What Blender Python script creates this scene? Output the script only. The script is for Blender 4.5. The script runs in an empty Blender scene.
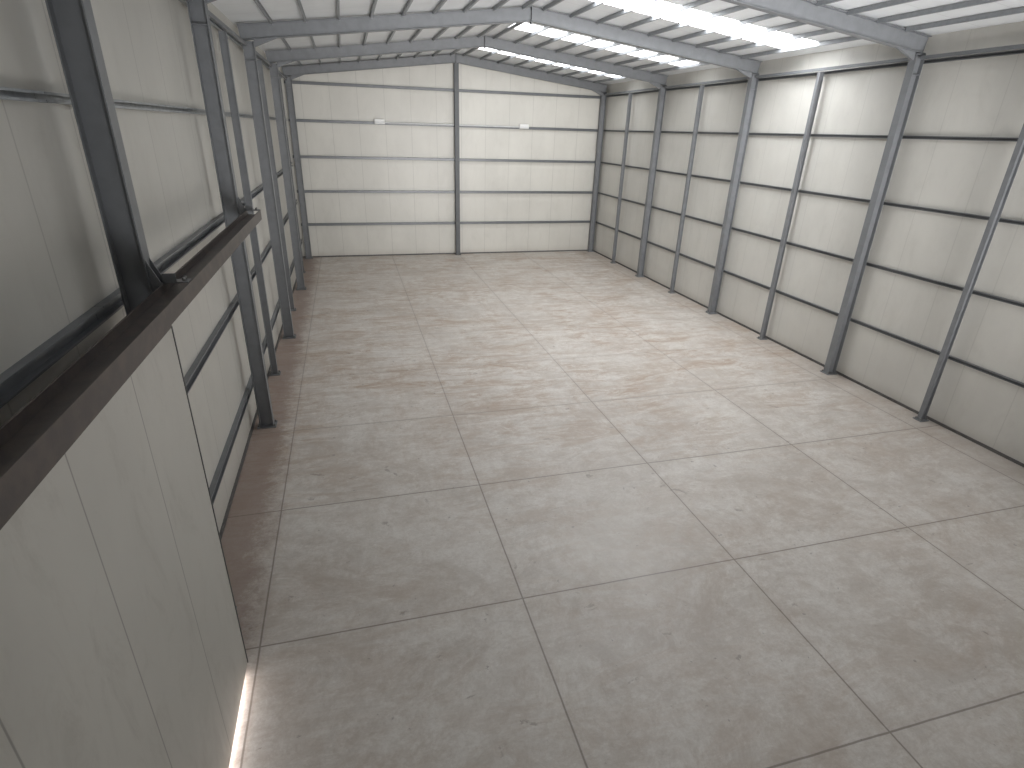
import bpy, math
from mathutils import Vector, Matrix
S=bpy.context.scene
COL=S.collection
S.view_settings.view_transform='Standard'

# ---------------------------------------------------------------- node helpers
def newmat(name):
    m=bpy.data.materials.new(name); m.use_nodes=True
    nt=m.node_tree; nt.nodes.clear()
    out=nt.nodes.new('ShaderNodeOutputMaterial'); b=nt.nodes.new('ShaderNodeBsdfPrincipled')
    nt.links.new(b.outputs[0],out.inputs[0])
    return m,nt,b
class N:
    def __init__(s,nt): s.nt=nt
    def _in(s,sock,v):
        if isinstance(v,bpy.types.NodeSocket): s.nt.links.new(v,sock)
        elif v is not None: sock.default_value=v
    def math(s,op,a,b=None,c=None,clamp=False):
        n=s.nt.nodes.new('ShaderNodeMath'); n.operation=op; n.use_clamp=clamp
        s._in(n.inputs[0],a)
        if b is not None: s._in(n.inputs[1],b)
        if c is not None: s._in(n.inputs[2],c)
        return n.outputs[0]
    def mix(s,f,a,b,mode='MIX'):
        n=s.nt.nodes.new('ShaderNodeMix'); n.data_type='RGBA'; n.blend_type=mode
        s._in(n.inputs[0],f)
        for sock,v in ((n.inputs[6],a),(n.inputs[7],b)):
            s._in(sock,(v[0],v[1],v[2],1) if isinstance(v,tuple) else v)
        return n.outputs[2]
    def noise(s,vec,scale,detail=4,rough=.55,dist=0):
        n=s.nt.nodes.new('ShaderNodeTexNoise'); s._in(n.inputs['Vector'],vec)
        n.inputs['Scale'].default_value=scale; n.inputs['Detail'].default_value=detail
        n.inputs['Roughness'].default_value=rough; n.inputs['Distortion'].default_value=dist
        return n.outputs[0]
    def ramp(s,v,lo,hi):
        n=s.nt.nodes.new('ShaderNodeMapRange'); n.interpolation_type='SMOOTHSTEP'
        s._in(n.inputs[0],v); n.inputs[1].default_value=lo; n.inputs[2].default_value=hi
        return n.outputs[0]
    def pos(s):
        g=s.nt.nodes.new('ShaderNodeNewGeometry'); return g.outputs['Position']
    def sep(s,v):
        n=s.nt.nodes.new('ShaderNodeSeparateXYZ'); s._in(n.inputs[0],v); return n.outputs
    def scale(s,v,k,off=(0,0,0)):
        n=s.nt.nodes.new('ShaderNodeMapping'); s._in(n.inputs[0],v)
        n.inputs['Scale'].default_value=k; n.inputs['Location'].default_value=off; return n.outputs[0]
    def bump(s,h,strength,dist,bsdf):
        n=s.nt.nodes.new('ShaderNodeBump'); n.inputs['Strength'].default_value=strength
        n.inputs['Distance'].default_value=dist; s._in(n.inputs['Height'],h)
        s.nt.links.new(n.outputs[0],bsdf.inputs['Normal'])

def mat_simple(name,col,rough=.5,metal=0.,var=.25,scale=6,col2=None):
    m,nt,b=newmat(name); n=N(nt); p=n.pos()
    f=n.ramp(n.noise(p,scale,5,.6),.35,.7)
    c2=col2 or tuple(c*(1-var) for c in col)
    nt.links.new(n.mix(f,col,c2),b.inputs['Base Color'])
    b.inputs['Roughness'].default_value=rough; b.inputs['Metallic'].default_value=metal
    n.bump(n.noise(p,scale*12,3),.04,.01,b)
    return m

def mat_panel(name,col,axis,spacing,off,rib=.0,dark=.45,linew=.008,rough=.42,dirt=.12,relief=.15):
    m,nt,b=newmat(name); n=N(nt); p=n.pos(); xyz=n.sep(p)
    a=xyz[axis]
    d=n.math('PINGPONG',n.math('SUBTRACT',a,off-40*spacing),spacing/2)
    line=n.math('SUBTRACT',1.0,n.ramp(d,linew*.5,linew*1.5))
    big=n.ramp(n.noise(n.scale(p,(.5,.5,.3)),1.1,5,.6),.35,.65)
    smudge=n.ramp(n.noise(n.scale(p,(1.3,1.3,.5)),2.3,8,.74,.6),.48,.70)
    c=n.mix(n.math('MULTIPLY',big,.6),col,tuple(x*.86 for x in col))
    c=n.mix(n.math('MULTIPLY',smudge,dirt),c,(.36,.34,.30))
    c=n.mix(n.math('MULTIPLY',line,dark),c,(.14,.13,.12))
    low=n.math('SUBTRACT',1.0,n.ramp(xyz[2],0.0,.35))
    c=n.mix(n.math('MULTIPLY',low,.2),c,(.30,.24,.19))
    nt.links.new(c,b.inputs['Base Color']); b.inputs['Roughness'].default_value=rough
    h=n.math('MULTIPLY',n.noise(p,1.6,2),.5)
    if rib:
        d2=n.math('PINGPONG',n.math('SUBTRACT',a,off-40*spacing),rib/2)
        h=n.math('ADD',h,n.math('MULTIPLY',n.ramp(d2,0,rib*.18),.25))
    n.bump(h,relief,.012,b)
    return m

# ---------------------------------------------------------------- floor material
def mat_floor():
    m,nt,b=newmat('concrete_slab'); n=N(nt); p=n.pos(); xyz=n.sep(p); x,y=xyz[0],xyz[1]
    wob=n.math('MULTIPLY',n.math('SUBTRACT',n.noise(p,3,3),.5),.012)
    dx=n.math('PINGPONG',n.math('ADD',n.math('SUBTRACT',x,.19-2.955*8),wob),2.955/2)
    dy=n.math('PINGPONG',n.math('ADD',n.math('SUBTRACT',y,-7.706-2.462*8),wob),2.462/2)
    near=n.math('SUBTRACT',1.0,n.ramp(y,-3.5,3.5))
    jx=n.math('MULTIPLY',n.math('SUBTRACT',1.0,n.ramp(dx,.005,.014)),n.math('ADD',n.math('MULTIPLY',near,.4),.6))
    jy=n.math('MULTIPLY',n.math('SUBTRACT',1.0,n.ramp(dy,.005,.014)),n.math('ADD',n.math('MULTIPLY',near,.65),.35))
    joint=n.math('MAXIMUM',jx,jy)
    dj=n.math('MINIMUM',dx,dy)
    halo=n.math('SUBTRACT',1.0,n.ramp(dj,.0,.10))
    big=n.ramp(n.noise(p,.45,7,.7,.6),.40,.60)
    med=n.ramp(n.noise(n.scale(p,(1,1.3,1)),1.2,12,.80,.8),.43,.57)
    mot=n.ramp(n.noise(p,6,9,.82,.5),.44,.58)
    fine=n.noise(p,26,6,.8)
    c=n.mix(big,(.66,.625,.58),(.55,.51,.465))
    c=n.mix(n.math('MULTIPLY',med,.6),c,(.77,.745,.705))
    c=n.mix(n.math('MULTIPLY',mot,.30),c,(.47,.415,.365))
    c=n.mix(n.math('MULTIPLY',n.ramp(fine,.4,.65),.24),c,(.40,.35,.31))
    region=n.ramp(n.noise(n.scale(p,(1,1,1),(4,9,0)),.42,5,.6),.40,.55)
    sw=n.ramp(n.noise(n.scale(p,(.6,1.9,1)),1.2,13,.84,1.0),.455,.59)
    sw2=n.ramp(n.noise(n.scale(p,(2.0,.6,1),(5,0,0)),1.3,13,.86,.8),.50,.63)
    band=n.math('ADD',n.math('MULTIPLY',n.ramp(y,-4.5,1.0),.7),.3)
    w=n.math('MULTIPLY',n.math('MULTIPLY',sw,band),n.math('ADD',n.math('MULTIPLY',region,.7),.3))
    c=n.mix(n.math('MULTIPLY',w,.9,clamp=True),c,(.43,.325,.245))
    c=n.mix(n.math('MULTIPLY',n.math('MULTIPLY',sw2,band),.45),c,(.44,.35,.275))
    pw=n.ramp(n.noise(n.scale(p,(.45,2.8,1),(17,5,0)),1.7,12,.84,.8),.51,.62)
    c=n.mix(n.math('MULTIPLY',n.math('MULTIPLY',pw,band),.5),c,(.79,.765,.73))
    pa=n.ramp(n.noise(n.scale(p,(.8,1,1),(3.1,7.7,0)),.75,13,.84,.6),.49,.62)
    c=n.mix(n.math('MULTIPLY',pa,.42),c,(.42,.345,.28))
    rb=n.ramp(n.noise(n.scale(p,(.8,1.8,1),(9.1,2.7,0)),3.0,12,.86,.5),.585,.68)
    c=n.mix(n.math('MULTIPLY',rb,.5),c,(.30,.23,.18))
    sp=n.ramp(n.noise(n.scale(p,(1,1.6,1),(11,3,0)),1.7,8,.70,.6),.635,.675)
    c=n.mix(n.math('MULTIPLY',sp,.5),c,(.24,.20,.17))
    sp2=n.ramp(n.noise(n.scale(p,(1,1,1),(1,23,0)),7,3,.6,.3),.69,.72)
    c=n.mix(n.math('MULTIPLY',sp2,.5),c,(.22,.19,.17))
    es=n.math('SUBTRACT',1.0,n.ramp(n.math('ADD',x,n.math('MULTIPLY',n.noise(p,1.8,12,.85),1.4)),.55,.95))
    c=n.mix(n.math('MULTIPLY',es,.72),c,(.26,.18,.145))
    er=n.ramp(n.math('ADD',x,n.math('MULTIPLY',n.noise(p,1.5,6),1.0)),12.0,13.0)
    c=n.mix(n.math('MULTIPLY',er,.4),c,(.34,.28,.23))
    c=n.mix(n.math('MULTIPLY',halo,.12),c,(.34,.27,.22))
    c=n.mix(n.math('MULTIPLY',joint,.7),c,(.17,.135,.11))
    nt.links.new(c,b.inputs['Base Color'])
    r=n.math('ADD',n.math('MULTIPLY',med,.15),.38); nt.links.new(r,b.inputs['Roughness'])
    n.bump(n.math('MULTIPLY',fine,.15),.3,.005,b)
    return m

M_floor=mat_floor()
M_wl=mat_panel('sandwich_panel_side_a',(.60,.585,.54),1,1.0,-.45,dark=.3)
M_wr=mat_panel('sandwich_panel_side_b',(.66,.645,.60),1,1.0,.2,dark=.14)
M_wb=mat_panel('sandwich_panel_end',(.63,.615,.565),0,1.03,.1,dark=.3)
M_roof=mat_panel('roof_panel',(.82,.84,.85),1,1.0,.0,rib=.25,dark=.2,dirt=.04)
M_door=mat_panel('door_panel',(.55,.535,.49),1,.96,-5.45,dark=.6,linew=.006,dirt=.4,relief=.05)
M_steel=mat_simple('painted_steel_grey',(.19,.198,.208),.42,0,.12,5)
M_steelr=mat_simple('painted_steel_mid_grey',(.20,.208,.218),.45,0,.12,5)
M_girt=mat_simple('girt_mid_grey',(.15,.156,.163),.45,.1,.12,5)
M_girtb=mat_simple('girt_end_wall_grey',(.135,.143,.151),.36,.2,.15,5)
M_gpost=mat_simple('gable_post_grey',(.10,.106,.112),.5,0,.12,5)
M_purl=mat_simple('purlin_grey',(.30,.315,.33),.42,.1,.15,9)
M_galv=mat_simple('galvanised_steel',(.36,.38,.40),.38,.4,.3,9)
M_rust=mat_simple('rusty_brown_rail',(.068,.058,.055),.42,.1,.3,7,(.10,.08,.07))
M_gapshade=mat_simple('dark_gap_shade',(.055,.050,.048),.5,.1,.3,7)  # near-black colour stands in for the shade behind the door rail
M_trim=mat_simple('dark_trim',(.12,.115,.11),.6,0,.3,8)
M_bolt=mat_simple('bolt_zinc',(.25,.25,.24),.4,.6,.3,20)
M_white=mat_simple('white_plastic',(.8,.8,.78),.4,0,.05,8)
M_cable=mat_simple('pvc_conduit_pale_grey',(.70,.71,.71),.4,0,.1,8)
def mat_sky(name,strength):
    m,nt,b=newmat(name); n=N(nt); p=n.pos()
    b.inputs['Base Color'].default_value=(.8,.82,.82,1)
    b.inputs['Roughness'].default_value=.5
    f=n.ramp(n.noise(n.scale(p,(.8,2,1)),2,4),.2,.8)
    nt.links.new(n.mix(f,(.97,.98,1.),(.87,.90,.93)),b.inputs['Emission Color'])
    b.inputs['Emission Strength'].default_value=strength
    return m
M_sky=mat_sky('daylit_rooflight',16.0)
M_sky2=mat_sky('daylit_rooflight_rear',6.0)
M_sky3=mat_sky('daylit_rooflight_front',.6)

# ---------------------------------------------------------------- mesh helpers
def link(o): COL.objects.link(o); return o
def mesh_obj(name,verts,faces,mat,loc=(0,0,0)):
    me=bpy.data.meshes.new(name); L=Vector(loc)
    me.from_pydata([tuple(Vector(v)-L) for v in verts],[],faces); me.update()
    import bmesh
    bm=bmesh.new(); bm.from_mesh(me); bmesh.ops.recalc_face_normals(bm,faces=bm.faces); bm.to_mesh(me); bm.free()
    me.materials.append(mat)
    o=bpy.data.objects.new(name,me); o.location=L; return link(o)
def prism(name,prof,p0,p1,up,mat):
    p0,p1,up=Vector(p0),Vector(p1),Vector(up)
    d=(p1-p0).normalized(); up=(up-d*up.dot(d)).normalized(); side=d.cross(up)
    n=len(prof)
    v=[p0+side*a+up*b for a,b in prof]+[p1+side*a+up*b for a,b in prof]
    f=[tuple(range(n)),tuple(range(2*n-1,n-1,-1))]+[(i,(i+1)%n,n+(i+1)%n,n+i) for i in range(n)]
    return mesh_obj(name,v,f,mat,p0)
def I(h,b,tw=.008,tf=.012):
    H,B,w=h/2,b/2,tw/2
    return [(-B,-H),(B,-H),(B,-H+tf),(w,-H+tf),(w,H-tf),(B,H-tf),(B,H),(-B,H),(-B,H-tf),(-w,H-tf),(-w,-H+tf),(-B,-H+tf)]
def C(h,b,t=.005,lip=.018):
    H=h/2
    return [(0,-H),(b,-H),(b,-H+lip),(b-t,-H+lip),(b-t,-H+t),(t,-H+t),(t,H-t),(b-t,H-t),(b-t,H-lip),(b,H-lip),(b,H),(0,H)]
def box(name,a,b,mat,bev=0):
    x0,y0,z0=a; x1,y1,z1=b
    v=[(x0,y0,z0),(x1,y0,z0),(x1,y1,z0),(x0,y1,z0),(x0,y0,z1),(x1,y0,z1),(x1,y1,z1),(x0,y1,z1)]
    f=[(0,3,2,1),(4,5,6,7),(0,1,5,4),(1,2,6,5),(2,3,7,6),(3,0,4,7)]
    o=mesh_obj(name,v,f,mat,((x0+x1)/2,(y0+y1)/2,z0))
    if bev:
        m=o.modifiers.new('bevel','BEVEL'); m.width=bev; m.segments=2
    return o
def cyl(name,p0,p1,r,mat,n=12):
    prof=[(r*math.cos(i*2*math.pi/n),r*math.sin(i*2*math.pi/n)) for i in range(n)]
    d=(Vector(p1)-Vector(p0)).normalized()
    return prism(name,prof,p0,p1,(0,0,1) if abs(d.z)<.9 else (1,0,0),mat)
def child(c,p):
    c.parent=p; c.matrix_parent_inverse=Matrix.Translation(p.location).inverted(); return c
def thing(o,label,cat,group=None):
    o['label']=label; o['category']=cat
    if group: o['group']=group
    return o
def struct(o): o['kind']='structure'; return o

# ---------------------------------------------------------------- dimensions
XL,XR=-.244,12.348; XM=(XL+XR)/2
E,A=6.78,7.54; T=(A-E)/(XM-XL); RD=.30
WL,WR=-.56,12.64
YB=15.30; YF=-11.5
PD=.08
def under(x): return E+T*((x-XL) if x<XM else (XR-x))
def roofz(x): return under(x)+RD*1.01+.03

# ---------------------------------------------------------------- shell
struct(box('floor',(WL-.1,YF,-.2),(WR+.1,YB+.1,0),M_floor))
struct(box('wall_left',(WL-.1,YF,0),(WL,YB+.1,roofz(WL)),M_wl))
struct(box('wall_right',(WR,YF,0),(WR+.1,YB+.1,roofz(WR)),M_wr))
zl,zm,zr=roofz(WL),roofz(XM),roofz(WR)
v=[(WL,YB,0),(WR,YB,0),(WR,YB,zr),(XM,YB,zm),(WL,YB,zl)]
v+=[(a,YB+.1,c) for a,b,c in v]
struct(mesh_obj('wall_back',v,[(0,1,2,3,4),(9,8,7,6,5)]+[(i,(i+1)%5,5+(i+1)%5,5+i) for i in range(5)],M_wb,(0,YB,0)))
def slab(x0,x1,y0,y1,t=.06):
    z0,z1=roofz(x0),roofz(x1)
    v=[(x0,y0,z0),(x1,y0,z1),(x1,y1,z1),(x0,y1,z0),(x0,y0,z0+t),(x1,y0,z1+t),(x1,y1,z1+t),(x0,y1,z0+t)]
    return v,[(0,3,2,1),(4,5,6,7),(0,1,5,4),(1,2,6,5),(2,3,7,6),(3,0,4,7)]
def multi(name,parts,mat):
    V,F=[],[]
    for v,f in parts:
        k=len(V); V+=v; F+=[tuple(i+k for i in q) for q in f]
    return struct(mesh_obj(name,V,F,mat,V[0]))
multi('ceiling',[slab(WL-.1,XM,YF,YB+.1)],M_roof)
sk=[(-3.6,-2.4,M_sky3),(2.2,3.4,M_sky),(7.0,8.1,M_sky2),(11.9,13.0,M_sky2)]
SX0,SX1=XM+.25,12.2
parts=[slab(XM,SX0,YF,YB+.1),slab(SX1,WR+.1,YF,YB+.1)]
yy=YF
for a,b,_ in sk:
    parts.append(slab(SX0,SX1,yy,a)); yy=b
parts.append(slab(SX0,SX1,yy,YB+.1))
multi('ceiling',parts,M_roof)
for i,(a,b,mm) in enumerate(sk):
    multi('window_%d'%(i+1),[slab(SX0,SX1,a,b,.03)],mm)
struct(box('baseboard_right',(WR-.03,YF,0),(WR,YB,.05),M_trim))
struct(box('baseboard_back',(WL,YB-.03,0),(WR,YB,.05),M_trim))
struct(box('baseboard_left',(WL,YF,0),(WL+.03,YB,.05),M_trim))

# ---------------------------------------------------------------- columns
def column(x_face,sgn,y,h,depth,fl,mat,kind,label,group):
    xc=x_face-sgn*depth/2
    o=prism(kind,I(depth,fl),(xc,y,.02),(xc,y,h),(1,0,0),mat)
    thing(o,label,'steel column' if kind=='steel_column' else 'steel post',group)
    e=.05
    pl=box('base_plate',(xc-depth/2-e,y-fl/2-e,0),(xc+depth/2+e,y+fl/2+e,.02),mat,.003); child(pl,o)
    for dx in (-1,1):
        for dy in (-1,1):
            bx,by=xc+dx*(depth/2+e*.45),y+dy*(fl/2+e*.1)
            child(cyl('anchor_bolt',(bx,by,.018),(bx,by,.06),.014,M_bolt,6),o)
    if kind=='steel_column':
        child(box('cap_plate',(xc-depth/2,y-fl/2,h),(xc+depth/2,y+fl/2,h+.015),mat),o)
        for s in (-1,1):
            child(box('stiffener_plate',(xc-depth/2+.013,y+s*.006 if s>0 else y-fl/2+.005,h-.35),(xc+depth/2-.013,y+fl/2-.005 if s>0 else y-.006,h-.338),mat),o)
    return o
YE=15.12
FR=[-4.72,0,5,10,YE]
FRR=[-10,-5,0,5,10,YE]
XLC=XL+.06
for y in FR:
    column(XLC,1,y,under(XL-.22)-.018,.23,.16,M_steel,'steel_column','dark grey steel H-section column against the cream panel wall','frame columns')
for y in FRR:
    column(XR,-1,y,under(XR+.22)-.018,.21,.16,M_steelr,'steel_column','mid-grey steel H-section column against the cream panel wall','frame columns')
for y in (2.5,7.5,12.5):
    column(XL-.10,1,y,6.62,.13,.10,M_steel,'steel_post','slender dark grey steel wall post between frame columns','wall posts')
for y in (-7.5,-2.5,2.5,7.5,12.5):
    column(XR+.04,-1,y,6.62,.12,.09,M_steelr,'steel_post','slender grey steel wall post between frame columns','wall posts')
o=prism('steel_post',I(.14,.18),(XM,YE,.02),(XM,YE,under(XM)-.02),(0,1,0),M_gpost)
thing(o,'grey steel post in the middle of the end wall','steel post')
child(box('base_plate',(XM-.13,YE-.11,0),(XM+.13,YE+.11,.02),M_gpost),o)
for dx in (-.1,.1): child(cyl('anchor_bolt',(XM+dx,YE-.09,.018),(XM+dx,YE-.09,.055),.014,M_bolt,6),o)

# ---------------------------------------------------------------- rafters
for i in range(6):
    for s in (-1,1):
        y=FRR[i]
        xe=XL-.22 if s<0 else XR+.22
        xa=XM+s*.012
        dz=RD/2*math.sqrt(1+T*T)
        p0=Vector((xe,y,under(xe)+dz)); p1=Vector((xa,y,under(xa)+dz))
        mm=M_steel if s<0 else M_steelr
        o=prism('roof_rafter',I(RD,.15),p0,p1,(0,0,1),mm)
        thing(o,'sloping grey steel I-beam rafter under the roof','roof rafter','portal frame rafters')
        z=under(XM)
        child(box('end_plate',(XM-.012 if s<0 else XM,y-.075,z-.05),(XM if s<0 else XM+.012,y+.075,z+RD+.01),M_steel),o)
        xk=XLC if s<0 else XR; L=.5
        pts=[(xk,under(xk)-.14),(xk-s*L,under(xk-s*L)+.004),(xk,under(xk)+.004)]
        t=.03
        v=[(a,y-t,b) for a,b in pts]+[(a,y+t,b) for a,b in pts]
        child(mesh_obj('haunch',v,[(0,1,2),(5,4,3),(0,1,4,3),(1,2,5,4),(2,0,3,5)],mm,(xk,y,pts[0][1])),o)

# ---------------------------------------------------------------- purlins, one per bay between rafters
offs=[.25,.95,1.65,2.35,3.05,3.75,4.45,5.15,5.85]
for i in range(5):
    for s in (-1,1):
        for k in offs:
            x=XM+s*k; z=min(roofz(x),roofz(x+.055))-.002-PD/2
            o=prism('roof_purlin',C(PD,.045),(x,FRR[i]+.08,z),(x,FRR[i+1]-.08,z),(0,0,1),M_purl)
            thing(o,'grey C-section purlin spanning between rafters under the roof','roof purlin','roof purlins')

# ---------------------------------------------------------------- girts
gz=[1.36,2.664,3.967,5.271,6.575]
ys=[YF+.1]+FRR[1:5]+[YB-.1]
for i in range(len(ys)-1):
    a,b=ys[i]+.004,ys[i+1]-.004
    for z in gz[:4]+[6.62]:
        o=prism('wall_girt',[(-q,w) for q,w in C(.06,.06)][::-1],(WR,a,z),(WR,b,z),(0,0,1),M_girt)
        thing(o,'thin dark grey steel girt along the cream panel wall','wall girt','long wall girts')
    for z in (.72,2.3,3.70,5.28,6.72):
        o=prism('wall_girt',C(.12 if z<5 else .07,.07),(WL,a,z),(WL,b,z),(0,0,1),M_steel if z<5 else M_galv)
        thing(o,'dark grey C-channel girt along the cream panel wall' if z<5 else 'pale galvanised girt high on the panel wall','wall girt','long wall girts')
for z in gz:
    for a,b in ((WL+.09,XM-.004),(XM+.004,WR-.09)):
        o=prism('wall_girt',[(0,-.05),(.085,-.05),(.09,-.045),(.09,.045),(.085,.05),(0,.05)],(a,YB,z),(b,YB,z),(0,0,1),M_girtb)
        thing(o,'grey steel girt across the end wall','wall girt','end wall girts')
for s,xx,F in ((-1,XL-.11,[YF]+FR),(1,XR+.11,FRR)):
    for i in range(len(F)-1):
        a,b=F[i]+.095,F[i+1]-.095
        o=prism('eave_strut',[(-.03,-.03),(.03,-.03),(.03,.03),(-.03,.03)],(xx,a,6.68),(xx,b,6.68),(0,0,1),M_steelr if s>0 else M_steel)
        thing(o,'square steel eave strut between column heads','eave strut','eave struts')

# ---------------------------------------------------------------- sliding door with its rail
DY0,DY1=-11.2,-5.45
door=box('sliding_door',(.02,DY0,.03),(.10,DY1,3.70),M_door,.004)
thing(door,'tall cream sandwich-panel sliding door hanging from a brown rail','sliding door')
child(box('edge_trim',(.015,DY1-.002,.03),(.106,DY1+.012,3.70),M_trim),door)
child(box('top_trim',(.015,DY0,3.695),(.106,DY1,3.72),M_rust),door)
rail=prism('door_rail',I(.21,.15,.012,.014),(.015,YF+.2,3.80),(.015,.06,3.80),(1,0,0),M_rust)
thing(rail,'dark brown rusty steel H-beam rail for the sliding door','door rail')
shade_beam=prism('gap_shade_beam',I(.34,.20,.012,.014),(-.30,YF+.2,3.44),(-.30,-4.82,3.44),(1,0,0),M_gapshade)  # added beam, its dark colour makes the gap behind the rail read as shade
thing(shade_beam,'dark beam added as shade in the gap between the panel wall and the door rail','added shade beam')
for y in (-4.72,0):
    o=box('rail_bracket',(XLC+.001,y-.06,3.74),(-.092,y+.06,3.86),M_steel,.004)
    thing(o,'dark grey steel bracket joining the door rail to a column','bracket','rail brackets')
    for dy in (-.055,.055):
        pts=[(XLC+.002,3.86),(-.093,3.86),(XLC+.002,4.08)]
        v=[(a,y+dy-.005,b) for a,b in pts]+[(a,y+dy+.005,b) for a,b in pts]
        child(mesh_obj('gusset_plate',v,[(0,1,2),(5,4,3),(0,1,4,3),(1,2,5,4),(2,0,3,5)],M_steel,(XLC,y,3.86)),o)
    yc=min(y,-.03)
    child(box('cleat_plate',(-.085,yc-.06,3.876),(.11,yc+.06,3.886),M_steel,.002),rail)
    child(box('cleat_upstand',(-.085,yc-.06,3.886),(.02,yc-.05,3.96),M_steel,.002),rail)
    for q in (-.02,.035): child(cyl('bolt',(.07,yc+q,3.885),(.07,yc+q,3.915),.013,M_bolt,6),rail)

# ---------------------------------------------------------------- small fittings on end wall
for x in (2.95,8.95):
    o=box('emergency_light',(x-.2,15.12,5.24),(x+.2,15.212,5.42),M_white,.01)
    thing(o,'small white box-shaped emergency light on an end wall girt','emergency light','emergency lights')
    child(box('lens',(x-.17,15.105,5.265),(x+.17,15.125,5.33),M_cable,.008),o)
for a,b in ((3.16,XM-.1),(XM+.1,8.74)):
    o=cyl('cable_conduit',(a,15.184,5.3),(b,15.184,5.3),.025,M_cable)
    thing(o,'thin pale conduit running to a small white fitting','conduit','wall conduits')

# ---------------------------------------------------------------- light
w=bpy.data.worlds.new('World'); S.world=w; w.use_nodes=True
w.node_tree.nodes['Background'].inputs[0].default_value=(1,.985,.96,1)
w.node_tree.nodes['Background'].inputs[1].default_value=.22
def area(name,loc,rot,sx,sy,power,col,spread=180):
    l=bpy.data.lights.new(name,'AREA'); l.shape='RECTANGLE'; l.size=sx; l.size_y=sy; l.energy=power; l.color=col
    l.spread=math.radians(spread)
    o=bpy.data.objects.new(name,l); o.location=loc; o.rotation_euler=rot; link(o); return o
area('daylight_under_door',(.0,-8.3,.018),(0,math.radians(-90),0),.02,5.4,50,(1,.93,.92))
area('added_front_fill',(7.5,-11.6,2.6),(math.radians(98),0,0),8,3.5,270,(1,.98,.97),60)  # unseen fill light added behind the camera to brighten the far end
area('added_upward_fill',(7.0,-11.6,1.2),(math.radians(118),0,0),9,2.0,300,(.97,.98,1),75)  # unseen fill light added behind the camera, tilted up to lift the ceiling

# ---------------------------------------------------------------- camera
cd=bpy.data.cameras.new('camera'); cam=bpy.data.objects.new('camera',cd); link(cam)
cam.location=(1.5078,-10.172,5.1617); cam.rotation_euler=(1.1494,-.0293,-.2665)
cd.sensor_width=36; cd.lens=36*565.64/1024; cd.clip_start=.05
S.camera=cam
